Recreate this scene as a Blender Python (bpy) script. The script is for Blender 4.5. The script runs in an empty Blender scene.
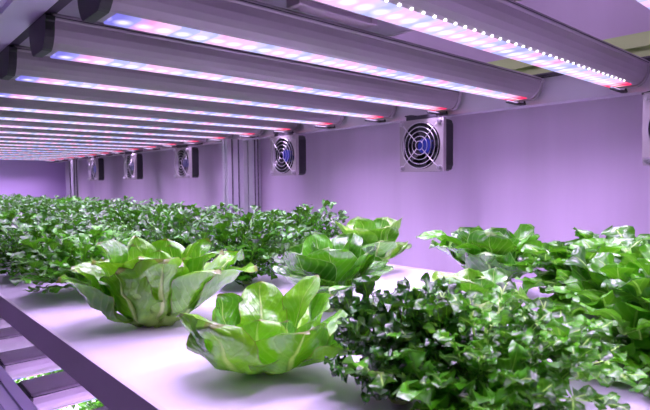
import bpy, bmesh, math, random
from mathutils import Vector, Matrix, noise
R = math.radians
PI = math.pi
SC = bpy.context.scene
COL = SC.collection
Z0 = 1.2                       # height of the camera above the floor; z values below are relative to it

# ------------------------------------------------------------------ camera
cd = bpy.data.cameras.new('camera'); cam = bpy.data.objects.new('camera', cd); COL.objects.link(cam)
SC.camera = cam
FPX, YAW, PITCH, ROLL = 526.0, R(42.13), R(2.49), R(-0.61)
F = Vector((math.sin(YAW)*math.cos(PITCH), math.cos(YAW)*math.cos(PITCH), -math.sin(PITCH)))
RT = Vector((math.cos(YAW), -math.sin(YAW), 0)); UP = RT.cross(F)
R2 = RT*math.cos(ROLL) + UP*math.sin(ROLL); U2 = -RT*math.sin(ROLL) + UP*math.cos(ROLL)
M = Matrix((R2, U2, -F)).transposed().to_4x4(); M.translation = Vector((0, 0, Z0))
cam.matrix_world = M
cd.sensor_width = 36.0; cd.lens = 36.0*FPX/650.0
cd.clip_start = 0.01
cd.dof.use_dof = True; cd.dof.focus_distance = 0.85; cd.dof.aperture_fstop = 14.0

# ------------------------------------------------------------------ world, exposure
W = bpy.data.worlds.new('world'); SC.world = W; W.use_nodes = True
W.node_tree.nodes['Background'].inputs[0].default_value = (0.32, 0.20, 0.46, 1)
W.node_tree.nodes['Background'].inputs[1].default_value = 0.35
SC.view_settings.view_transform = 'Standard'; SC.view_settings.look = 'None'
SC.view_settings.gamma = 1.0; SC.view_settings.use_curve_mapping = False
SC.view_settings.exposure = 0.0
LED_WATT = 3.5                  # light of each grow lamp
LED_COL = (0.76, 0.54, 1.0)
STRIP = 1.15                    # glow of the diffuser of each lamp

# ------------------------------------------------------------------ materials
def mat(name, col, rough=0.5, metal=0.0, spec=0.5, noise_amt=0.0, nscale=20.0, bump=0.0, bscale=60.0, stretch=(1,1,1)):
    m = bpy.data.materials.new(name); m.use_nodes = True
    nt = m.node_tree; b = nt.nodes['Principled BSDF']
    b.inputs['Base Color'].default_value = (*col, 1); b.inputs['Roughness'].default_value = rough
    b.inputs['Metallic'].default_value = metal; b.inputs['Specular IOR Level'].default_value = spec
    tc = nt.nodes.new('ShaderNodeTexCoord'); mp = nt.nodes.new('ShaderNodeMapping')
    mp.inputs['Scale'].default_value = stretch
    nt.links.new(tc.outputs['Object'], mp.inputs[0])
    if noise_amt > 0:
        n = nt.nodes.new('ShaderNodeTexNoise'); n.inputs['Scale'].default_value = nscale; n.inputs['Detail'].default_value = 5
        nt.links.new(mp.outputs[0], n.inputs[0])
        r = nt.nodes.new('ShaderNodeValToRGB')
        r.color_ramp.elements[0].position = 0.3; r.color_ramp.elements[1].position = 0.7
        r.color_ramp.elements[0].color = (*[c*(1-noise_amt) for c in col], 1)
        r.color_ramp.elements[1].color = (*[min(1, c*(1+noise_amt*0.4)) for c in col], 1)
        nt.links.new(n.outputs[0], r.inputs[0]); nt.links.new(r.outputs[0], b.inputs['Base Color'])
    if bump > 0:
        n = nt.nodes.new('ShaderNodeTexNoise'); n.inputs['Scale'].default_value = bscale
        nt.links.new(mp.outputs[0], n.inputs[0])
        bp = nt.nodes.new('ShaderNodeBump'); bp.inputs['Strength'].default_value = bump; bp.inputs['Distance'].default_value = 0.005
        nt.links.new(n.outputs[0], bp.inputs['Height']); nt.links.new(bp.outputs[0], b.inputs['Normal'])
    return m

def leaf_mat(name, dark, mid, pale, rib_w=0.10, base_pale=0.28, rough=0.36, trans=0.3, edge=None, veins=9.0, bump=0.35, spec=0.7, bscale=45, vein_amt=0.15, coat=0.0):
    """Green leaf: pale midrib and side veins from the UVs, mottling, one shade per leaf from attribute 'shade'."""
    m = bpy.data.materials.new(name); m.use_nodes = True
    nt = m.node_tree; N = nt.nodes; L = nt.links; b = N['Principled BSDF']
    def math_(op, a, c=None, clamp=False):
        n = N.new('ShaderNodeMath'); n.operation = op; n.use_clamp = clamp
        for i, v in enumerate((a, c)):
            if v is None: continue
            if isinstance(v, (int, float)): n.inputs[i].default_value = v
            else: L.new(v, n.inputs[i])
        return n.outputs[0]
    def mix(f, a, c):
        n = N.new('ShaderNodeMix'); n.data_type = 'RGBA'
        if isinstance(f, (int, float)): n.inputs[0].default_value = f
        else: L.new(f, n.inputs[0])
        for i, v in ((6, a), (7, c)):
            if isinstance(v, tuple): n.inputs[i].default_value = (*v, 1)
            else: L.new(v, n.inputs[i])
        return n.outputs[2]
    uv = N.new('ShaderNodeUVMap'); sp = N.new('ShaderNodeSeparateXYZ'); L.new(uv.outputs[0], sp.inputs[0])
    au = math_('ABSOLUTE', math_('SUBTRACT', sp.outputs[0], 0.5)); v = sp.outputs[1]
    # midrib, thinner towards the tip
    wid = math_('MULTIPLY', math_('SUBTRACT', 1.15, v), rib_w)
    rib = math_('SUBTRACT', 1.0, math_('DIVIDE', au, wid), True)
    rib = math_('MULTIPLY', rib, 1.6, True)
    ph = math_('MULTIPLY', math_('SUBTRACT', v, math_('MULTIPLY', au, 0.8)), veins*2*PI)
    vn = math_('POWER', math_('ABSOLUTE', math_('COSINE', math_('MULTIPLY', ph, 0.5))), 14.0)
    vn = math_('MULTIPLY', vn, vein_amt)
    bp_ = math_('SUBTRACT', 1.0, math_('DIVIDE', v, base_pale), True)
    pf = math_('MAXIMUM', math_('MAXIMUM', rib, vn), bp_)
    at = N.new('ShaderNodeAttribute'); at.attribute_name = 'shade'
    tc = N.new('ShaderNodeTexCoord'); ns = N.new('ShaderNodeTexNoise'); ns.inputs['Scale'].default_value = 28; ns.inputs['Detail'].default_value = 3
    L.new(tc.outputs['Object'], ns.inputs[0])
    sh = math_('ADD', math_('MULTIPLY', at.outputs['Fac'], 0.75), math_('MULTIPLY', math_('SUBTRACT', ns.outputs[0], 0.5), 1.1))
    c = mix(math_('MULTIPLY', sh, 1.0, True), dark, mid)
    c = mix(pf, c, pale)
    if edge:
        ef = math_('GREATER_THAN', math_('MAXIMUM', math_('MULTIPLY', au, 2.0), v), 0.975)
        ef = math_('MULTIPLY', ef, 0.6)
        c = mix(ef, c, edge)
    L.new(c, b.inputs['Base Color'])
    b.inputs['Roughness'].default_value = rough; b.inputs['Specular IOR Level'].default_value = spec
    b.inputs['Coat Weight'].default_value = coat; b.inputs['Coat Roughness'].default_value = 0.25
    bn = N.new('ShaderNodeTexNoise'); bn.inputs['Scale'].default_value = bscale; bn.inputs['Detail'].default_value = 2
    L.new(tc.outputs['Object'], bn.inputs[0])
    hh = math_('ADD', bn.outputs[0], math_('MULTIPLY', pf, -0.5))
    bp = N.new('ShaderNodeBump'); bp.inputs['Strength'].default_value = bump; bp.inputs['Distance'].default_value = 0.006
    L.new(hh, bp.inputs['Height']); L.new(bp.outputs[0], b.inputs['Normal'])
    tr = N.new('ShaderNodeBsdfTranslucent')
    tcol = mix(0.5, c, (0.22, 0.75, 0.02)); L.new(tcol, tr.inputs[0])
    ms = N.new('ShaderNodeMixShader'); ms.inputs[0].default_value = trans
    L.new(b.outputs[0], ms.inputs[1]); L.new(tr.outputs[0], ms.inputs[2])
    L.new(ms.outputs[0], N['Material Output'].inputs[0])
    return m

def led_mat():
    """Diffuser of the grow lamp: blue, white and pink diodes glowing behind it, red at the wall end."""
    m = bpy.data.materials.new('led_diffuser'); m.use_nodes = True
    nt = m.node_tree; N = nt.nodes; L = nt.links; N.remove(N['Principled BSDF'])
    tc = N.new('ShaderNodeTexCoord'); sp = N.new('ShaderNodeSeparateXYZ'); L.new(tc.outputs['Object'], sp.inputs[0])
    def math_(op, a, c=None, clamp=False):
        n = N.new('ShaderNodeMath'); n.operation = op; n.use_clamp = clamp
        for i, v in enumerate((a, c)):
            if v is None: continue
            if isinstance(v, (int, float)): n.inputs[i].default_value = v
            else: L.new(v, n.inputs[i])
        return n.outputs[0]
    x = math_('MULTIPLY', sp.outputs[0], 1/0.025)
    cell = math_('FLOOR', x); fr = math_('SUBTRACT', x, cell)
    d = math_('MULTIPLY', math_('ABSOLUTE', math_('SUBTRACT', fr, 0.5)), 2.0)
    dy = math_('MULTIPLY', math_('ABSOLUTE', math_('ADD', sp.outputs[1], 0.028)), 1/0.014)
    rr = math_('SQRT', math_('ADD', math_('MULTIPLY', d, d), math_('MULTIPLY', dy, dy)))
    dot = math_('SUBTRACT', 1.0, rr, True)
    dot = math_('POWER', dot, 1.0)
    wn = N.new('ShaderNodeTexWhiteNoise'); wn.noise_dimensions = '1D'; L.new(cell, wn.inputs['W'])
    rp = N.new('ShaderNodeValToRGB'); rp.color_ramp.interpolation = 'LINEAR'
    e = rp.color_ramp.elements
    e[0].position = 0.0; e[0].color = (0.42, 0.40, 1.0, 1)
    e[1].position = 1.0; e[1].color = (0.95, 0.36, 0.72, 1)
    for p_, c_ in ((0.3, (0.50, 0.52, 1.0, 1)), (0.5, (0.70, 0.62, 1.0, 1)), (0.7, (0.95, 0.55, 0.95, 1))):
        q = e.new(p_); q.color = c_
    ns = N.new('ShaderNodeTexNoise'); ns.noise_dimensions = '1D'; ns.inputs['Scale'].default_value = 24.0
    L.new(sp.outputs[0], ns.inputs['W'])
    L.new(math_('ADD', math_('MULTIPLY', wn.outputs[0], 0.45), math_('SUBTRACT', math_('MULTIPLY', ns.outputs[0], 1.5), 0.45)), rp.inputs[0])
    # ends: dim blue at the aisle end, red at the wall end
    rf = N.new('ShaderNodeMapRange'); rf.inputs[1].default_value = 0.90; rf.inputs[2].default_value = 0.94
    L.new(sp.outputs[0], rf.inputs[0])
    mx = N.new('ShaderNodeMix'); mx.data_type = 'RGBA'; L.new(rf.outputs[0], mx.inputs[0]); L.new(rp.outputs[0], mx.inputs[6])
    mx.inputs[7].default_value = (1.0, 0.05, 0.18, 1)
    bf = N.new('ShaderNodeMapRange'); bf.inputs[1].default_value = 0.07; bf.inputs[2].default_value = 0.03
    L.new(sp.outputs[0], bf.inputs[0])
    m2 = N.new('ShaderNodeMix'); m2.data_type = 'RGBA'; L.new(bf.outputs[0], m2.inputs[0]); L.new(mx.outputs[2], m2.inputs[6])
    m2.inputs[7].default_value = (0.22, 0.2, 0.75, 1)
    mw = N.new('ShaderNodeMix'); mw.data_type = 'RGBA'
    L.new(math_('MULTIPLY', dot, 0.75), mw.inputs[0]); L.new(m2.outputs[2], mw.inputs[6]); 
    mw.inputs[7].default_value = (0.95, 0.88, 1.0, 1)
    em = N.new('ShaderNodeEmission'); L.new(mw.outputs[2], em.inputs[0])
    st = math_('ADD', math_('MULTIPLY', dot, 0.6*STRIP), 1.05*STRIP)
    L.new(st, em.inputs[1])
    L.new(em.outputs[0], N['Material Output'].inputs[0])
    return m

MT = {
 'wall': mat('painted_wall_panel', (0.54, 0.45, 0.58), 0.55, noise_amt=0.16, nscale=2.2, stretch=(1, 3, 0.25)),
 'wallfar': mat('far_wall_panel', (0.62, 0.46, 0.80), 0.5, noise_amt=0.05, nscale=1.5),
 'ceiling': mat('ceiling_panel', (0.6, 0.56, 0.64), 0.6),
 'floor': mat('floor_vinyl', (0.45, 0.44, 0.47), 0.4, noise_amt=0.1, nscale=6),
 'tray': mat('white_tray_film', (0.82, 0.76, 0.90), 0.22, spec=0.45, noise_amt=0.05, nscale=4, bump=0.25, bscale=5, stretch=(1, 3, 1)),
 'lip': mat('tray_edge_metal', (0.62, 0.57, 0.64), 0.45, 0.1, noise_amt=0.08, nscale=5),
 'under': mat('tray_underside', (0.42, 0.38, 0.46), 0.6),
 'alu': mat('brushed_aluminium', (0.62, 0.60, 0.66), 0.38, 0.55, noise_amt=0.05, nscale=30, stretch=(1, 0.05, 1)),
 'alurail': mat('rail_aluminium', (0.74, 0.70, 0.86), 0.45, 0.4, noise_amt=0.05, nscale=30, stretch=(1, 0.05, 1)),
 'house': mat('lamp_housing_grey', (0.30, 0.265, 0.29), 0.38, 0.15, noise_amt=0.05, nscale=12, stretch=(0.1, 1, 1)),
 'olive': mat('pale_yellow_green_beam', (0.42, 0.56, 0.22), 0.45, 0.0, noise_amt=0.06, nscale=10, stretch=(1, 0.1, 1)),
 'black': mat('black_plastic', (0.012, 0.012, 0.016), 0.5),
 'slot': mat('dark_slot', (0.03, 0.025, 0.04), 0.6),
 'plate': mat('fan_plate_steel', (0.40, 0.36, 0.38), 0.40, 0.4, noise_amt=0.08, nscale=25),
 'chrome': mat('chrome_wire', (0.55, 0.52, 0.57), 0.35, 1.0),
 'blue': mat('blue_fan_hub_sticker', (0.015, 0.03, 0.25), 0.45),
 'fanblade': mat('dark_fan_blade', (0.02, 0.02, 0.03), 0.4),
 'led': led_mat(),
 'ledchip': None,
 'sponge': mat('growing_plug', (0.10, 0.06, 0.05), 0.9, noise_amt=0.3, nscale=80),
 'clip': mat('pinkish_grey_clip', (0.35, 0.28, 0.33), 0.45, 0.2),
}
mc = bpy.data.materials.new('white_diode'); mc.use_nodes = True
mc.node_tree.nodes['Principled BSDF'].inputs['Emission Color'].default_value = (1, 0.97, 1, 1)
mc.node_tree.nodes['Principled BSDF'].inputs['Emission Strength'].default_value = 3.0
MT['ledchip'] = mc
LM = {
 'butter': leaf_mat('butterhead_leaf', (0.06, 0.30, 0.003), (0.25, 0.66, 0.008), (0.50, 0.78, 0.14), 0.07, 0.42, 0.26, 0.20, edge=(0.20, 0.08, 0.02), bump=0.7, spec=1.0, coat=0.6, bscale=60),
 'round': leaf_mat('round_leaf', (0.012, 0.12, 0.003), (0.11, 0.48, 0.010), (0.42, 0.68, 0.20), 0.045, 0.30, 0.24, 0.16, bump=0.7, spec=1.0, coat=0.7, edge=(0.38, 0.62, 0.18)),
 'light': leaf_mat('light_leaf', (0.06, 0.29, 0.008), (0.26, 0.60, 0.02), (0.58, 0.78, 0.28), 0.06, 0.35, 0.28, 0.18, bump=0.7, spec=1.0, coat=0.6, edge=(0.50, 0.68, 0.24)),
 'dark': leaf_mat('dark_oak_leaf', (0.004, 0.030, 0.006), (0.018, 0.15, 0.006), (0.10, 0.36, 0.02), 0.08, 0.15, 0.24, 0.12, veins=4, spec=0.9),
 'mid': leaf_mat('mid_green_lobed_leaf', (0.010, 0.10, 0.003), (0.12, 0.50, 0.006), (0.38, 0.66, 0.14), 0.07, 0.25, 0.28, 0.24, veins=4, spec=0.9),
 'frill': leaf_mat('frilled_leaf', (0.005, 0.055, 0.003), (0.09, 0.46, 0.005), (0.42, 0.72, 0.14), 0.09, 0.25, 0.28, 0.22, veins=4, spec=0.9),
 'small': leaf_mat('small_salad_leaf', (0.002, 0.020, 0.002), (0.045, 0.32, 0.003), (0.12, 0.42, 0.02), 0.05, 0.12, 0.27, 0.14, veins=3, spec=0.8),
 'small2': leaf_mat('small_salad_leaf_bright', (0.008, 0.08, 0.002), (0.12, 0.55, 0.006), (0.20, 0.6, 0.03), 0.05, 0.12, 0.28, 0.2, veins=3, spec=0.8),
}

# ------------------------------------------------------------------ mesh helpers
def zz(p): return Vector((p[0], p[1], p[2]))
def obj(name, bm, m, parent=None, smooth=True, loc=None):
    me = bpy.data.meshes.new(name); bm.to_mesh(me); bm.free()
    for x in (m if isinstance(m, (list, tuple)) else [m]): me.materials.append(x)
    if smooth:
        for p in me.polygons: p.use_smooth = True
    o = bpy.data.objects.new(name, me); COL.objects.link(o)
    if parent: o.parent = parent
    if loc: o.location = loc
    return o
def tag(o, label, cat=None, group=None, kind=None):
    if label: o['label'] = label
    if cat: o['category'] = cat
    if group: o['group'] = group
    if kind: o['kind'] = kind
    return o
def struct(name, bm, m, label, smooth=False):
    o = obj(name, bm, m, None, smooth); o['kind'] = 'structure'; o['label'] = label; o['category'] = name.split('_')[0]
    return o
def empty(name, loc, label, cat, group=None, rz=0):
    o = bpy.data.objects.new(name, None); COL.objects.link(o); o.location = (loc[0], loc[1], loc[2])
    o.rotation_euler = (0, 0, rz); o.empty_display_size = 0.03
    return tag(o, label, cat, group)
def box(bm, x0, x1, y0, y1, z0, z1, bev=0.0, mi=0):
    r = bmesh.ops.create_cube(bm, size=1.0)
    vs = r['verts']
    for v in vs:
        v.co = Vector((x0+(v.co.x+.5)*(x1-x0), y0+(v.co.y+.5)*(y1-y0), z0+(v.co.z+.5)*(z1-z0)))
    fs = {f for v in vs for f in v.link_faces}
    for f in fs: f.material_index = mi
    if bev > 0:
        es = {e for v in vs for e in v.link_edges}
        g = bmesh.ops.bevel(bm, geom=list(es), offset=bev, segments=2, affect='EDGES', profile=0.5)
        for f in g['faces']: f.material_index = mi
def prism(bm, prof, axis, a0, a1, mi=0):
    """closed profile of 2-D points swept along an axis: 'x' -> (y,z), 'y' -> (x,z), 'z' -> (x,y)"""
    def P(u, v, a):
        return {'x': (a, u, v), 'y': (u, a, v), 'z': (u, v, a)}[axis]
    A = [bm.verts.new(P(u, v, a0)) for u, v in prof]; B = [bm.verts.new(P(u, v, a1)) for u, v in prof]
    n = len(prof); fs = []
    for i in range(n):
        j = (i+1) % n
        fs.append(bm.faces.new((A[i], A[j], B[j], B[i])))
    fs.append(bm.faces.new(A[::-1])); fs.append(bm.faces.new(B))
    for f in fs: f.material_index = mi
    bmesh.ops.recalc_face_normals(bm, faces=fs)
def tube(bm, pts, r, seg=8, closed=False, cap=True):
    pts = [Vector(p) for p in pts]; n = len(pts); rings = []
    for i, p in enumerate(pts):
        a = pts[(i-1) % n] if (closed or i > 0) else p; b = pts[(i+1) % n] if (closed or i < n-1) else p
        t = (b-a).normalized(); ref = Vector((0, 0, 1)) if abs(t.z) < 0.9 else Vector((1, 0, 0))
        s = t.cross(ref).normalized(); q = s.cross(t)
        rr = r[i] if isinstance(r, (list, tuple)) else r
        rings.append([bm.verts.new(p + s*math.cos(2*PI*k/seg)*rr + q*math.sin(2*PI*k/seg)*rr) for k in range(seg)])
    for i in range(n if closed else n-1):
        A = rings[i]; B = rings[(i+1) % n]
        for k in range(seg): bm.faces.new((A[k], A[(k+1) % seg], B[(k+1) % seg], B[k]))
    if cap and not closed:
        bm.faces.new(rings[0][::-1]); bm.faces.new(rings[-1])
def disc_x(bm, x0, x1, cy, cz, r, seg=24, mi=0):
    prism(bm, [(cy+r*math.cos(2*PI*k/seg), cz+r*math.sin(2*PI*k/seg)) for k in range(seg)], 'x', x0, x1, mi)
def copy_tree(o, parent=None):
    c = o.copy(); COL.objects.link(c); c.parent = parent
    for ch in list(o.children): copy_tree(ch, c)
    return c
NB = bmesh.new

# ------------------------------------------------------------------ room
XW, YF = 1.30, 4.55
b = NB(); box(b, XW, XW+0.1, -2.0, YF+0.1, 0, 2.5); struct('wall_right', b, MT['wall'], 'smooth lavender-lit wall panel behind the fans')
b = NB(); box(b, -1.6, XW, YF, YF+0.1, 0, 2.5); struct('wall_far', b, MT['wallfar'], 'purple-lit end wall beyond the far end of the rack')
b = NB(); box(b, -1.7, -1.6, -2.0, YF+0.1, 0, 2.5); struct('wall_left', b, MT['wall'], 'aisle side wall of the grow room')
b = NB(); box(b, -1.7, XW+0.1, -2.1, -2.0, 0, 2.5); struct('wall_back', b, MT['wall'], 'wall behind the camera')
b = NB(); box(b, -1.7, XW+0.1, -2.1, YF+0.1, -0.1, 0); struct('floor', b, MT['floor'], 'grey floor under the rack')
b = NB(); box(b, -1.7, XW+0.1, -2.1, YF+0.1, 2.5, 2.6); struct('ceiling', b, MT['ceiling'], 'pale ceiling of the grow room')

# ------------------------------------------------------------------ rack: trays, rails, posts
def rail_profile(x0, x1, z0, z1, slots_b=(), slots_t=(), slots_l=(), sw=0.008, sd=0.008):
    """closed outline (x,z) of an extrusion with T-slots cut into its bottom / top / left faces"""
    P = [(x0, z0)]
    for s in sorted(slots_b): P += [(s-sw/2, z0), (s-sw/2, z0+sd), (s+sw/2, z0+sd), (s+sw/2, z0)]
    P += [(x1, z0), (x1, z1)]
    for s in sorted(slots_t, reverse=True): P += [(s+sw/2, z1), (s+sw/2, z1-sd), (s-sw/2, z1-sd), (s-sw/2, z1)]
    P += [(x0, z1)]
    for s in sorted(slots_l, reverse=True): P += [(x0, s+sw/2), (x0+sd, s+sw/2), (x0+sd, s-sw/2), (x0, s-sw/2)]
    return P
def tray(zt, name, label):
    r = empty(name, (0.6, 1.75, Z0+zt), label, 'tray')
    def place(o): o.location = (-0.6, -1.75, -zt); return o      # parts are modelled in rack coordinates
    b = NB(); box(b, 0.209, 1.0, -1.0, 4.48, zt-0.012, zt, 0.001)
    place(obj('tray_top', b, MT['tray'], r, False))
    b = NB(); prism(b, [(0.2, zt-0.033), (0.208, zt-0.033), (0.208, zt-0.002), (0.21, zt+0.002), (0.2045, zt+0.002)], 'y', -1.0, 4.48)
    o = place(obj('front_lip', b, MT['lip'], r, False)); o['label'] = 'grey metal edge strip along the aisle side'
    b = NB(); prism(b, [(1.0, zt-0.033), (1.008, zt-0.033), (1.008, zt+0.001), (1.0, zt+0.001)], 'y', -1.0, 4.48)
    place(obj('back_lip', b, MT['lip'], r, False))
    b = NB(); box(b, 0.2095, 0.999, -1.0, 4.48, zt-0.031, zt-0.013)
    place(obj('underside', b, MT['under'], r, False))
    return r
tray(-0.21, 'growing_tray', 'long white growing tray holding the lettuces at eye level')
tray(-0.81, 'growing_tray', 'lower white growing tray glimpsed beneath the rack lamps')
tray(0.39, 'growing_tray', 'tray of the level above, its grey underside seen over the lamps')

def rail(name, prof, label, m, y0=-1.0, y1=4.5, cat='rail', group=None):
    b = NB(); prism(b, prof, 'y', y0, y1); o = obj(name, b, m, None, False)
    o.location = (0, 0, Z0)
    return tag(o, label, cat, group)
rail('support_rail', rail_profile(0.10, 0.208, 0.236, 0.30, slots_b=(0.161,)), 'slotted aluminium rail along the aisle ends of the lamps, upper left', MT['alurail'])
rail('support_rail', rail_profile(0.13, 0.214, -0.43, -0.362, slots_t=(0.152, 0.172, 0.194), sw=0.004, sd=0.006), 'ribbed aluminium rail at the lower left below the tray edge', MT['alurail'])
b = NB(); prism(b, [(0.2085, 0.2365), (0.222, 0.2365), (0.222, 0.252), (0.2085, 0.252)], 'y', -1.0, 4.5)
o = obj('cable_channel', b, MT['slot'], None, False); o.location = (0, 0, Z0); tag(o, 'black strip running inside the upper rail over the lamp ends', 'channel')
rail('wall_side_rail', rail_profile(1.207, 1.247, 0.178, 0.236), 'grey aluminium rail on the wall side carrying the lamp ends', MT['alu'])
rail('wall_side_rail', rail_profile(1.207, 1.247, -0.42, -0.362), 'lower grey aluminium rail on the wall side', MT['alu'])
rail('beam', rail_profile(1.225, 1.262, 0.2365, 0.302, slots_l=(0.268,), sw=0.010, sd=0.008), 'pale yellow-green slotted beam above the wall-side rail, upper right', MT['olive'], cat='beam')

def post(x0, x1, y0, y1, z0, z1, label, sl=True):
    d = 0.006; w = 0.008
    P = [(x0, y0)]
    for s in ((x0*.7+x1*.3), (x0*.3+x1*.7)): P += [(s-w/2, y0), (s-w/2, y0+d), (s+w/2, y0+d), (s+w/2, y0)]
    P += [(x1, y0), (x1, y1), (x0, y1)]
    ym = (y0+y1)/2
    P += [(x0, ym+w/2), (x0+d, ym+w/2), (x0+d, ym-w/2), (x0, ym-w/2)]
    b = NB(); prism(b, P, 'z', z0, z1)
    o = obj('rack_post', b, MT['alu'], None, False); tag(o, label, 'post')
    b = NB()  # dark strips that put the shade of the slots into colour
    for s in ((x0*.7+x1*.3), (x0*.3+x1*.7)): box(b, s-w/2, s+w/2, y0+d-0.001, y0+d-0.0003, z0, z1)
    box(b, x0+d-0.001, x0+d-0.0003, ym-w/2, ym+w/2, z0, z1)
    sl_ = obj('slot_shade', b, MT['slot'], o, False); sl_['label'] = 'shade inside the slots, coloured in as dark strips'
    return o
post(1.125, 1.200, 1.82, 1.86, 0, Z0+0.177, 'slotted aluminium rack post standing between the second and third fans')
post(1.252, 1.292, 1.83, 1.90, 0, 2.3, 'pale flat upright against the wall just right of the slotted post')
post(1.16, 1.200, 3.90, 3.94, 0, Z0+0.177, 'far thin rack post near the corner of the end wall')
post(1.252, 1.292, 4.30, 4.38, 0, 2.3, 'pale upright in the far corner of the room')

# ------------------------------------------------------------------ lamps
def lamp_profile(z, g=0.0):
    """(y,z) outline of the housing: flat underside, slightly hollow sides, flanged top; y=0 is the far lower edge"""
    w = 0.062
    h = 0.046
    P = [(-0.051-g, z), (-0.056-g, z+0.002), (-0.063-g, z+0.008), (-0.068-g, z+0.016), (-0.071-g, z+0.025), (-0.072-g, z+0.036), (-0.0745-g, z+0.038), (-0.0745-g, z+h-0.003), (-0.071-g, z+h)]
    P += [(0.009+g, z+h), (0.0125+g, z+h-0.003), (0.0125+g, z+0.038), (0.010+g, z+0.036), (0.009+g, z+0.025), (0.006+g, z+0.016), (0.001+g, z+0.008), (-0.004+g, z+0.002), (-0.008+g, z)]
    return P
def make_lamp():
    L0, L1 = 0.0, 0.994
    r = empty('grow_lamp', (0.206, 0, 0), '', 'grow lamp', 'rows of LED grow lamps under the shelf above')
    b = NB(); prism(b, lamp_profile(0), 'x', 0.010, L1-0.010)
    obj('housing', b, MT['house'], r, False)
    b = NB(); box(b, 0.012, L1-0.012, -0.0752, -0.0740, 0.0395, 0.0407); obj('side_groove', b, MT['slot'], r, False)
    b = NB(); box(b, 0.022, L1-0.03, -0.050, -0.008, -0.0025, 0.002, 0.001); obj('led_strip', b, MT['led'], r, False)
    for x0, x1 in ((0.0, 0.012), (L1-0.012, L1)):
        b = NB(); prism(b, lamp_profile(-0.003, 0.002), 'x', x0, x1)
        o = obj('end_cap', b, MT['black'] if x0 < 0.5 else MT['house'], r, False); o['label'] = 'black end cap' if x0 < 0.5 else 'grey end cap'
    b = NB()
    tube(b, [(L1-0.004, -0.03, 0.01), (L1-0.002, -0.03, -0.010), (L1-0.03, -0.032, -0.013), (L1-0.09, -0.033, -0.0125)], 0.0035, 8)
    obj('hanger_clip', b, MT['black'], r)
    ld = bpy.data.lights.new('lamp_light', 'AREA'); ld.shape = 'RECTANGLE'; ld.size = 0.92; ld.size_y = 0.05
    ld.energy = LED_WATT; ld.color = LED_COL; ld.spread = R(125)
    lo = bpy.data.objects.new('lamp_light', ld); COL.objects.link(lo); lo.parent = r
    lo.location = (0.49, -0.031, -0.006)
    return r
ORD = ['first', 'second', 'third', 'fourth', 'fifth', 'sixth', 'seventh', 'eighth', 'ninth', 'tenth', 'eleventh', 'twelfth', 'thirteenth',
       'fourteenth', 'fifteenth', 'sixteenth', 'seventeenth', 'eighteenth', 'nineteenth', 'twentieth', 'twenty-first']
LAMP = make_lamp(); PITCHY = 0.2195
first = True
for k in range(-3, 19):
    o = LAMP if first else copy_tree(LAMP); first = False
    o.location = (0.206, 0.424+k*PITCHY, Z0+0.190)
    if k >= -1:
        lab = {-1: 'LED grow lamp whose glow just shows in the top right corner', 0: 'big LED grow lamp nearest the camera, crossing the top right to a red end',
               1: 'second full LED grow lamp from the camera, with a small clip on its top edge'}.get(k, 'LED grow lamp, %s in line counted away from the camera' % ORD[k])
    else:  # unseen lamps continuing the row, added for the light they give
        lab = 'unseen LED grow lamp added for light behind the camera, %s back from the visible ones' % ORD[-k-2]
    o['label'] = lab
    if k == 0:
        b = NB(); x = 0.05
        while x < 0.93:
            box(b, x, x+0.0035, -0.0540, -0.0515, -0.0012, 0.0035); x += 0.021
        dr = obj('diode_row', b, MT['ledchip'], o, False); dr['label'] = 'row of small white diodes along the near edge'
upper_fill = bpy.data.lights['lamp_light'].copy(); upper_fill.energy = LED_WATT*0.4
for k in range(-2, 9):  # unseen upper lamps, added to brighten the beam and the wall above
    o = copy_tree(LAMP); o.location = (0.206, 0.424+k*PITCHY, Z0+0.790)
    o['label'] = 'unseen LED grow lamp added on the level above to light the beam, %s in line' % ORD[k+2]
    o['group'] = 'added unseen LED grow lamps of the upper level'
    for ch in o.children:
        if ch.type == 'LIGHT': ch.data = upper_fill
lowlight = bpy.data.lights['lamp_light'].copy(); lowlight.energy = LED_WATT*1.9
for k in range(0, 12):
    o = copy_tree(LAMP); o.location = (0.212, 0.424+k*PITCHY, Z0-0.408)
    o['label'] = 'LED grow lamp of the level below, %s in line from the camera' % ORD[k]
    o['group'] = 'LED grow lamps of the lower level'
    for ch in o.children:
        if ch.type == 'LIGHT': ch.data = lowlight

# small clip on top edge of the second lamp
b = NB(); box(b, 0.46, 0.60, 0.548, 0.5725, 0.2372, 0.247, 0.002); box(b, 0.452, 0.468, 0.546, 0.575, 0.2372, 0.252, 0.002); box(b, 0.592, 0.606, 0.546, 0.575, 0.2372, 0.249, 0.002)
o = obj('wire_connector', b, MT['clip'], None, False); o.location = (0, 0, Z0); tag(o, 'small pinkish-grey connector clip on the top edge of the second lamp', 'connector')

# cables along wall-side rail
rnd = random.Random(5)
for i, (x, z, r_, lab) in enumerate(((1.2, 0.242, 0.0045, 'black cable running over the lamp ends beside the wall-side rail'), (1.216, 0.241, 0.004, 'black cable lying on top of the wall-side rail'))):
    b = NB(); pts = []
    y = -0.6
    while y < 4.3:
        pts.append((x + rnd.uniform(-.001, .001), y, z)); y += 0.09
    tube(b, pts, r_, 6); o = obj('cable', b, MT['black']); o.location = (0, 0, Z0); tag(o, lab, 'cable')

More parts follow.
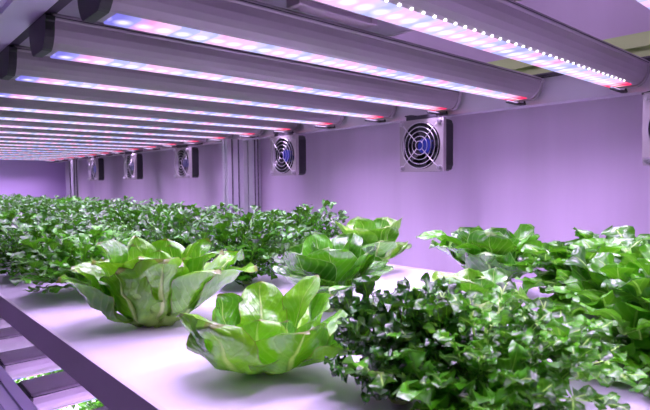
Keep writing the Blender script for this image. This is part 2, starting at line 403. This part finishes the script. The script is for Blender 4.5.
# ------------------------------------------------------------------ fans
def make_fan():
    r = empty('cooling_fan', (0, 0, 0), '', 'fan', 'small cooling fans hanging along the wall side')
    # plate with a round opening, in the y-z plane at x=0, centre at origin
    hw, hh, rad = 0.073, 0.0705, 0.0635
    b = NB(); n = 48; inn0, out0, inn1, out1 = [], [], [], []
    for k in range(n):
        a = 2*PI*k/n; c, s = math.cos(a), math.sin(a)
        m = 1/max(abs(c)/hw, abs(s)/hh)
        for lst, x, rr in ((inn0, 0, rad), (out0, 0, m), (inn1, 0.002, rad), (out1, 0.002, m)):
            lst.append(b.verts.new((x, c*rr, s*rr)))
    for k in range(n):
        j = (k+1) % n
        for q in ((inn0[k], inn0[j], out0[j], out0[k]), (inn1[k], out1[k], out1[j], inn1[j]), (inn0[k], inn1[k], inn1[j], inn0[j]), (out0[k], out0[j], out1[j], out1[k])):
            b.faces.new(q)
    bmesh.ops.recalc_face_normals(b, faces=b.faces)
    box(b, -0.0, 0.012, -hw, -hw+0.0015, -hh, hh)          # folded flange on the near side
    obj('mounting_plate', b, MT['plate'], r, False)
    # black fan body behind
    b = NB(); h2 = 0.070
    n = 48; rings = []
    for x, rr_i in ((0.016, rad), (0.048, rad)):
        ri = []; ro = []
        for k in range(n):
            a = 2*PI*k/n; c, s = math.cos(a), math.sin(a); m = min(1/max(abs(c), abs(s)), 1.32)*h2
            ri.append(b.verts.new((x, c*rr_i, s*rr_i))); ro.append(b.verts.new((x, c*m, s*m)))
        rings.append((ri, ro))
    (a0, o0), (a1, o1) = rings
    for k in range(n):
        j = (k+1) % n
        for q in ((a0[k], a0[j], o0[j], o0[k]), (a1[k], o1[k], o1[j], a1[j]), (a0[k], a1[k], a1[j], a0[j]), (o0[k], o0[j], o1[j], o1[k])):
            b.faces.new(q)
    disc_x(b, 0.046, 0.0485, 0, 0, rad+0.001, 32)
    bmesh.ops.recalc_face_normals(b, faces=b.faces)
    fr = obj('fan_frame', b, MT['black'], r, False)
    # rotor
    b = NB()
    for i in range(7):
        a0 = 2*PI*i/7; vs = []
        for j in range(5):
            rr = 0.018 + j*0.0108
            for k in range(4):
                a = a0 + k*0.19 + j*0.05; vs.append(b.verts.new((0.020+k*0.0045, rr*math.cos(a), rr*math.sin(a))))
        for j in range(4):
            for k in range(3): b.faces.new((vs[j*4+k], vs[j*4+k+1], vs[j*4+k+5], vs[j*4+k+4]))
    rt = obj('rotor', b, MT['fanblade'], r)
    b = NB(); disc_x(b, 0.014, 0.036, 0, 0, 0.021, 28); hb = obj('hub', b, MT['blue'], r, False); hb['label'] = 'blue hub sticker'
    # wire guard
    b = NB()
    for rr in (0.025, 0.038, 0.050, 0.0615):
        tube(b, [(-0.006 + 0.0, rr*math.cos(2*PI*k/36), rr*math.sin(2*PI*k/36)) for k in range(36)], 0.0011, 6, closed=True)
    for a in (45, 135, 225, 315):
        c, s = math.cos(R(a)), math.sin(R(a))
        tube(b, [(-0.0075, c*0.012, s*0.012), (-0.0075, c*0.066, s*0.066), (-0.005, c*0.080, s*0.080), (-0.002, c*0.084, s*0.084)], 0.0012, 6)
    tube(b, [(-0.0075, 0.012*math.cos(2*PI*k/20), 0.012*math.sin(2*PI*k/20)) for k in range(20)], 0.0011, 6, closed=True)
    g = obj('wire_guard', b, MT['chrome'], r); g['label'] = 'round chrome finger guard'
    for sy in (-1, 1):
        for sz in (-1, 1):
            b = NB(); disc_x(b, -0.009, 0.0, sy*0.0625, sz*0.0605, 0.0062, 12)
            disc_x(b, -0.012, -0.009, sy*0.0625, sz*0.0605, 0.0035, 8)
            obj('bolt', b, MT['chrome'], r, False)
    b = NB(); box(b, 0.0, 0.004, -0.052, 0.05, hh+0.0003, hh+0.011); box(b, 0.0, 0.056, 0.03, 0.055, hh+0.011, hh+0.0145)
    o = obj('bracket', b, MT['slot'], r, False); o['label'] = 'dark bracket fixing the plate to the rail'
    b = NB(); tube(b, [(0.03, 0.02, 0.069), (0.032, 0.035, 0.080), (0.04, 0.06, 0.078), (0.053, 0.09, 0.0765)], 0.0025, 6)
    obj('wire', b, MT['black'], r)
    return r
FAN = make_fan(); 
fl = ['fan cut off by the right edge of the photo', 'large fan with chrome guard nearest the camera, right of the lettuce rows', 'second fan, hanging just right of the slotted post',
      'third fan, first one left of the slotted post', 'fourth fan, between two smaller-looking fans', 'farthest fan, next to the far corner']
for i, y in enumerate((0.275, 0.883, 1.491, 2.256, 2.876, 3.466)):
    o = FAN if i == 0 else copy_tree(FAN)
    o.location = (1.15, y, Z0+0.096); o['label'] = fl[i]

# ------------------------------------------------------------------ plants
def env_broad(v, rb, k0=0.08, k1=0.6, top=0.62):
    t = max(0.0, min(1.0, (v-k0)/(k1-k0))); s = t*t*(3-2*t)
    w = rb + (1-rb)*s
    if v > top:
        q = (v-top)/(1-top); w *= math.sqrt(max(0.0, 1-q**2.4))
    return w
def leaf(bm, uvl, shl, rnd, az, L, Wd, a0, a1, base_r=0.01, rb=0.16, cup=0.35, ruf=0.10, nr=4.0, lobes=0, lobe_d=0.4, curl=0.0,
         twist=0.0, blister=0.0, k0=0.08, nu=9, nv=12, bend_p=1.2, top=0.62, org=(0, 0, 0), pw=2.0, shade=None, k1=0.6):
    """one leaf rising from the crown: az = heading, a0->a1 = lean away from the vertical from base to tip"""
    ca, sa = math.cos(az), math.sin(az)
    out = Vector((ca, sa, 0)); side = Vector((-sa, ca, 0)); up = Vector((0, 0, 1))
    p = Vector(org) + out*base_r; ph1, ph2 = rnd.uniform(0, 6.28), rnd.uniform(0, 6.28)
    rows = []; sd = rnd.random() if shade is None else shade; so = Vector((rnd.uniform(-9, 9), rnd.uniform(-9, 9), 0))
    for j in range(nv+1):
        v = j/nv
        a = a0 + (a1-a0)*v**bend_p + curl*max(0, v-0.75)*4
        t = out*math.sin(a) + up*math.cos(a)
        n = up*math.sin(a) - out*math.cos(a)               # inner / upper side
        if j: p = p + t*(L/nv)
        tw = twist*v; s2 = side*math.cos(tw) + n*math.sin(tw); n2 = n*math.cos(tw) - side*math.sin(tw)
        w = Wd*0.5*env_broad(v, rb, k0, k1, top)
        if lobes: w *= 1 - lobe_d*(0.5+0.5*math.cos(2*PI*lobes*v + ph1*0.3))*min(1, 3*(1-v)+0.3)
        row = []
        for i in range(nu):
            u = -1 + 2*i/(nu-1); au = abs(u)
            ca_ = cup*(1-0.6*v)
            lift = ca_*w*au**1.7
            rf = ruf*Wd*au**pw*math.sin(nr*2*PI*v + (ph1 if u > 0 else ph2) + au*1.2)*min(1, v*2.5)
            q = p + s2*(u*w*(1-0.18*cup*au*au)) + n2*(lift + rf) 
            if lobes: q += t*(au*w*0.55)                    # lobes reach forward
            if blister: q += n2*(noise.noise(q*42 + so)*blister) + s2*(noise.noise(q*30 - so)*blister*0.6)
            row.append(bm.verts.new(q))
        rows.append(row)
    for j in range(nv):
        for i in range(nu-1):
            f = bm.faces.new((rows[j][i], rows[j][i+1], rows[j+1][i+1], rows[j+1][i])); f.smooth = True
            for lp, (ii, jj) in zip(f.loops, ((i, j), (i+1, j), (i+1, j+1), (i, j+1))):
                lp[uvl].uv = (ii/(nu-1), jj/nv)
                lp[shl] = (sd, sd, sd, 1)
def leaf_bm():
    bm = NB(); return bm, bm.loops.layers.uv.new('UVMap'), bm.loops.layers.float_color.new('shade')
def crown(r, h, parent, m):
    b = NB(); n = 14
    P = [(0.7, -0.0), (1.0, 0.15), (1.0, 0.5), (0.75, 0.9), (0.3, 1.05)]
    rings = [[b.verts.new((math.cos(2*PI*k/n)*r*q*(1+0.08*math.sin(3*k)), math.sin(2*PI*k/n)*r*q*(1+0.08*math.sin(3*k)), h*z)) for k in range(n)] for q, z in P]
    for i in range(len(P)-1):
        for k in range(n): b.faces.new((rings[i][k], rings[i][(k+1) % n], rings[i+1][(k+1) % n], rings[i+1][k]))
    b.faces.new(rings[-1]); b.faces.new(rings[0][::-1])
    return obj('stem', b, m, parent)
MT['stem'] = mat('pale_stem', (0.30, 0.42, 0.12), 0.5)
ZT = Z0-0.209

def broad_lettuce(name, x, y, leaves, m, label, cat='lettuce', rz=0.0, cr=0.018, seed=1, sc=(1, 1, 1), **kw):
    """each big leaf its own part; leaves: (az deg, L, W, a0, a1)"""
    r = empty(name, (x, y, ZT), label, cat, None, rz); rnd = random.Random(seed); r.scale = sc
    crown(cr, 0.03, r, MT['stem'])
    for lf in leaves:
        az, L, Wd, a0, a1 = lf[:5]; ex = dict(kw); 
        if len(lf) > 5: ex.update(lf[5])
        bm, uvl, shl = leaf_bm()
        leaf(bm, uvl, shl, rnd, R(az), L, Wd, R(a0), R(a1), base_r=ex.pop('base_r', cr*0.75), nu=13, nv=18, **ex)
        obj('leaf', bm, m, r)
    return r
def rings(seed, spec):
    """spec: (count, L, W, a0, a1, jitter)"""
    rnd = random.Random(seed); out = []; off = rnd.uniform(0, 360)
    for n, L, Wd, a0, a1 in spec:
        off += 47
        for k in range(n):
            out.append((off+360*k/n+rnd.uniform(-14, 14), L*rnd.uniform(.88, 1.1), Wd*rnd.uniform(.88, 1.12), a0+rnd.uniform(-5, 5), a1+rnd.uniform(-12, 12)))
    return out

# A: butterhead by the tray edge
KA = dict(rb=0.42, cup=0.50, ruf=0.09, nr=1.5, blister=0.010, k1=0.55, top=0.64, bend_p=0.9, base_r=0.018)
broad_lettuce('butterhead_lettuce', 0.335, 0.748,
  [(252, .150, .110, 86, 2, dict(curl=.9, bend_p=.55)), (208, .135, .115, 88, 8, dict(curl=.5, bend_p=.6)), (168, .170, .130, 84, 8, dict(curl=1.0, bend_p=1.2)), (140, .165, .12, 70, 26, dict(curl=.8)),
   (296, .155, .110, 84, 16, dict(curl=.8, bend_p=.7)), (325, .185, .130, 68, 46, dict(curl=.5)), (346, .180, .12, 60, 40, dict(curl=.8)),
   (20, .155, .11, 70, 36, dict(curl=.6)), (70, .145, .11, 70, 28, dict(curl=.5)), (108, .160, .11, 68, 30, dict(curl=.7)),
   (230, .150, .090, 54, 2, dict(curl=.7)), (272, .138, .09, 50, 8, dict(curl=.9)), (188, .158, .095, 50, 14, dict(curl=.9)), (312, .165, .095, 46, 22, dict(curl=.8)), (356, .16, .09, 42, 20, dict(curl=.5)), (50, .15, .09, 42, 14), (130, .165, .09, 42, 16, dict(curl=.7)),
   (255, .130, .060, 24, -4), (335, .15, .07, 26, 10, dict(curl=.5)), (100, .15, .07, 26, 6), (200, .142, .06, 22, 2, dict(curl=.6)), (20, .13, .06, 16, 4)],
  LM['butter'], 'large bright green butterhead lettuce standing alone by the tray edge, left of centre', seed=11, cr=0.026, sc=(.84, .84, .90), **KA)
# B: smaller one in the foreground
KB = dict(rb=0.34, cup=0.42, ruf=0.08, nr=1.4, blister=0.009, k1=0.50, top=0.62, bend_p=0.7)
broad_lettuce('butterhead_lettuce', 0.338, 0.474,
  [(196, .125, .115, 90, 0, dict(curl=.3, bend_p=.9)), (264, .112, .105, 90, 10, dict(curl=.5, bend_p=.7)), (300, .125, .085, 62, 70, dict(curl=.9, ruf=.12)), (330, .135, .085, 76, 36, dict(curl=.7)), (150, .120, .09, 84, 14, dict(curl=.6)), (20, .112, .085, 80, 30, dict(curl=.5)), (85, .112, .085, 80, 26),
   (222, .088, .07, 60, -6), (318, .120, .062, 46, 18, dict(curl=.7)), (350, .135, .055, 36, 12, dict(curl=.5)), (60, .118, .06, 36, 14), (120, .11, .065, 50, 8, dict(curl=.6)), (285, .075, .055, 36, 4)],
  LM['butter'], 'low open butterhead lettuce at the bottom centre of the photo, brown-edged leaf on its right', seed=5, cr=0.012, sc=(1.0, 1.0, .84), **KB)
# C: round leaves
KC = dict(rb=0.14, cup=0.30, ruf=0.04, nr=1.5, blister=0.009, k0=0.22, k1=0.62, top=0.66)
broad_lettuce('round_leaf_lettuce', 0.578, 0.630, rings(4, [(7, 0.112, 0.088, 36, 70), (7, 0.126, 0.086, 22, 42), (5, 0.122, 0.074, 8, 22)]),
              LM['round'], 'dark glossy round-leaved lettuce in the middle of the tray, behind the low butterhead', seed=9, cr=0.014, sc=(1.08, 1.08, .98), **KC)
# D
broad_lettuce('round_leaf_lettuce', 0.89, 0.825, rings(14, [(7, 0.115, 0.09, 40, 60), (6, 0.138, 0.095, 18, 44), (4, 0.125, 0.07, 6, 22)]),
              LM['light'], 'pale green round-leaved lettuce at the back of the tray below the nearest fan', seed=19, cr=0.014, **dict(KC, k0=0.12, k1=0.55))
# E
broad_lettuce('butterhead_lettuce', 0.90, 0.522, [(140, .185, .075, 22, 96, dict(ruf=.05, bend_p=1.6)), (165, .145, .09, 30, 66), (110, .14, .09, 28, 60)] + rings(21, [(7, 0.135, 0.105, 38, 66), (6, 0.130, 0.09, 20, 44), (5, 0.118, 0.07, 8, 24)]),
              LM['round'], 'spreading green lettuce at the back right with a long outstretched outer leaf', seed=29, cr=0.016, rb=0.26, cup=0.40, ruf=0.08, nr=2.2, blister=0.012, k1=0.5)
# F
broad_lettuce('butterhead_lettuce', 0.64, 0.405, rings(31, [(6, 0.12, 0.085, 40, 64), (6, 0.12, 0.075, 20, 42), (4, 0.11, 0.06, 8, 20)]),
              LM['light'], 'light green lettuce right of centre, half hidden behind the dark frilled lettuce', seed=33, cr=0.014, sc=(.80, .80, .70), rb=0.25, cup=0.45, ruf=0.12, nr=2.6, blister=0.012, k1=0.5)

# leafy heads made of many small leaves on stalks
def salad_mesh(seed, mats, nf=56, Rr=0.115, H=0.112, ll=0.024, nu=5, nv=5, lob=2, lean1=92, ribs=0, rough_top=0.3, minj=2, ruf=0.12, stalk=0.0016, HT=0.125, RT_=0.145, ribaz=(0, 360), ribw=0.036, ribl=0.115):
    rnd = random.Random(seed); bm, uvl, shl = leaf_bm()
    for k in range(nf):
        f = (k+0.5)/nf; az = k*2.39996+rnd.uniform(-.3, .3); lean = R(4+(lean1-4)*f**0.7)
        L = (H*max(0.0, math.cos(lean)) + Rr*math.sin(lean))*(rnd.uniform(.80, 1.12) if f < .8 else rnd.uniform(.5, 1.05))
        n = rnd.randint(7, 10); p = Vector((math.cos(az)*0.010*f, math.sin(az)*0.010*f, 0.010)); a = lean*0.6
        out = Vector((math.cos(az), math.sin(az), 0)); side = Vector((-out.y, out.x, 0)); step = L/n
        for j in range(n):
            aa = a + (lean*1.12-a)*j/n; t = out*math.sin(aa) + Vector((0, 0, math.cos(aa))); p2 = p + t*step + side*rnd.uniform(-.002, .002)
            if p2.z < 0.008: p2.z = 0.008
            w = stalk*(1.6-j/n)
            q = [bm.verts.new(p-side*w), bm.verts.new(p+side*w), bm.verts.new(p2+side*w*.9), bm.verts.new(p2-side*w*.9)]
            fc = bm.faces.new(q)
            for lp in fc.loops: lp[uvl].uv = (0.5, 0.02); lp[shl] = (.6, .6, .6, 1)
            p = p2
            if j >= minj:
                for s_ in ((-1, 1) if j < n-1 else (-1, 0, 1)):
                    l2 = ll*rnd.uniform(.65, 1.3)*(0.8+0.35*j/n)
                    lo_, hi_ = (0, 60) if f < .7 else (40, 120)
                    leaf(bm, uvl, shl, rnd, az + s_*rnd.uniform(.5, 1.5), l2, l2*rnd.uniform(.65, .95), R(rnd.uniform(lo_, hi_)), R(rnd.uniform(30, 105) + (25 if f > .7 else 0)),
                         base_r=0.0, rb=0.2, cup=rnd.uniform(-.5, .6), ruf=ruf, nr=1.6, lobes=lob, lobe_d=0.38, nu=nu, nv=nv, org=p, twist=rnd.uniform(-.9, .9), top=0.6, k1=0.4)
    for k in range(ribs):                                          # long ribbed outer leaves
        az = R(rnd.uniform(*ribaz))
        leaf(bm, uvl, shl, rnd, az, ribl*rnd.uniform(.8, 1.1), ribw*rnd.uniform(.8, 1.2), R(rnd.uniform(35, 60)), R(rnd.uniform(5, 60)), base_r=0.012, rb=0.40, cup=0.5, ruf=0.35, nr=5, nu=11, nv=22, pw=1.5, k1=0.5, top=0.7, shade=rnd.uniform(.6, 1))
    hz = sorted(v.co.z for v in bm.verts)[int(len(bm.verts)*0.997)]
    hr = sorted(v.co.xy.length for v in bm.verts)[int(len(bm.verts)*0.99)]
    for v in bm.verts:
        v.co.x *= RT_/hr; v.co.y *= RT_/hr; v.co.z *= HT/hz
    for v in bm.verts:
        if v.co.z < 0.003: v.co.z = 0.003 + (0.003-v.co.z)*0.1
    me = bpy.data.meshes.new('foliage'); bm.to_mesh(me); bm.free(); me.materials.append(mats)
    return me
def leafy(name, x, y, me, label, rz=0.0, cr=0.012):
    r = empty(name, (x, y, ZT), label, 'lettuce', None, rz)
    fo = bpy.data.objects.new('foliage', me); COL.objects.link(fo); fo.parent = r
    crown(cr, 0.02, r, MT['stem']); return r
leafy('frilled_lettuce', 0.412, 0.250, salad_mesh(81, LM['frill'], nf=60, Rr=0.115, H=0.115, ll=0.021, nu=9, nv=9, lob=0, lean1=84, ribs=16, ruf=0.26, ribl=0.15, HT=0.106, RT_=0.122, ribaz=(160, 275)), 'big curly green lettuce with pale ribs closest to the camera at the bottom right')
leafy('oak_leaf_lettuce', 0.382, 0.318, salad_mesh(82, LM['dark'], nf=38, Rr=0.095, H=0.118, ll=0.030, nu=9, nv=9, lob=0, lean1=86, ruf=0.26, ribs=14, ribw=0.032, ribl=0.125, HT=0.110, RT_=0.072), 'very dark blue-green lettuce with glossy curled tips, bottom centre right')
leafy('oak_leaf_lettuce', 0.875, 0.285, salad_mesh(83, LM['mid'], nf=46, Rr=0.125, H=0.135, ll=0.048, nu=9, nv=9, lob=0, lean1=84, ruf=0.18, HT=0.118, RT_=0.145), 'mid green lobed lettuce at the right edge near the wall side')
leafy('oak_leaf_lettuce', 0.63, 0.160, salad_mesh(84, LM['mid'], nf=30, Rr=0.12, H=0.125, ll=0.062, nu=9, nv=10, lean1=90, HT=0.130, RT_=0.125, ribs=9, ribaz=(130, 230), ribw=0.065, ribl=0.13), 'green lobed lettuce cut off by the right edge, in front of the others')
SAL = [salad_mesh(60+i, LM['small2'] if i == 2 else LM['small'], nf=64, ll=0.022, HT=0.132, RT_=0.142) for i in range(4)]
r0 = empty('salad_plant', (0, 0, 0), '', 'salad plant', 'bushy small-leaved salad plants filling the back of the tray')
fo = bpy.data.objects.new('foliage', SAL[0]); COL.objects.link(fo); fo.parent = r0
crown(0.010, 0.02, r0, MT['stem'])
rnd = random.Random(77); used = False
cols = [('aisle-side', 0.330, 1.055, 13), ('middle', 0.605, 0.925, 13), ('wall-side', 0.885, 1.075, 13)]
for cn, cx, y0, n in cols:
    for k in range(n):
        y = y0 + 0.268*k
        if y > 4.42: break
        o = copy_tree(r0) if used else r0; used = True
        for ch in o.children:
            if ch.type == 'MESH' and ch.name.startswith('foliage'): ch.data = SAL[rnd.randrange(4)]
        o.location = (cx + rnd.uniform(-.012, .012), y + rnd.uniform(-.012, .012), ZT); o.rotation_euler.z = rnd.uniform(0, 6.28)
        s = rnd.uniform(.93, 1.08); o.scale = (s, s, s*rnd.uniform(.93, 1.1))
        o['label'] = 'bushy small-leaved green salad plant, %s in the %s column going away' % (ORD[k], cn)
# a few on the level below
for cn, cx in (('aisle-side', 0.36), ('middle', 0.62), ('wall-side', 0.87)):
    for k in range(5):
        o = copy_tree(r0); o.location = (cx, 1.25 + 0.45*k + (0.1 if cn == 'middle' else 0), Z0-0.809); o.rotation_euler.z = rnd.uniform(0, 6.28)
        o.scale = (1, 1, 1)
        o['label'] = 'green plant on the lower tray, %s in its %s column' % (ORD[k], cn); o['group'] = 'plants on the lower tray'
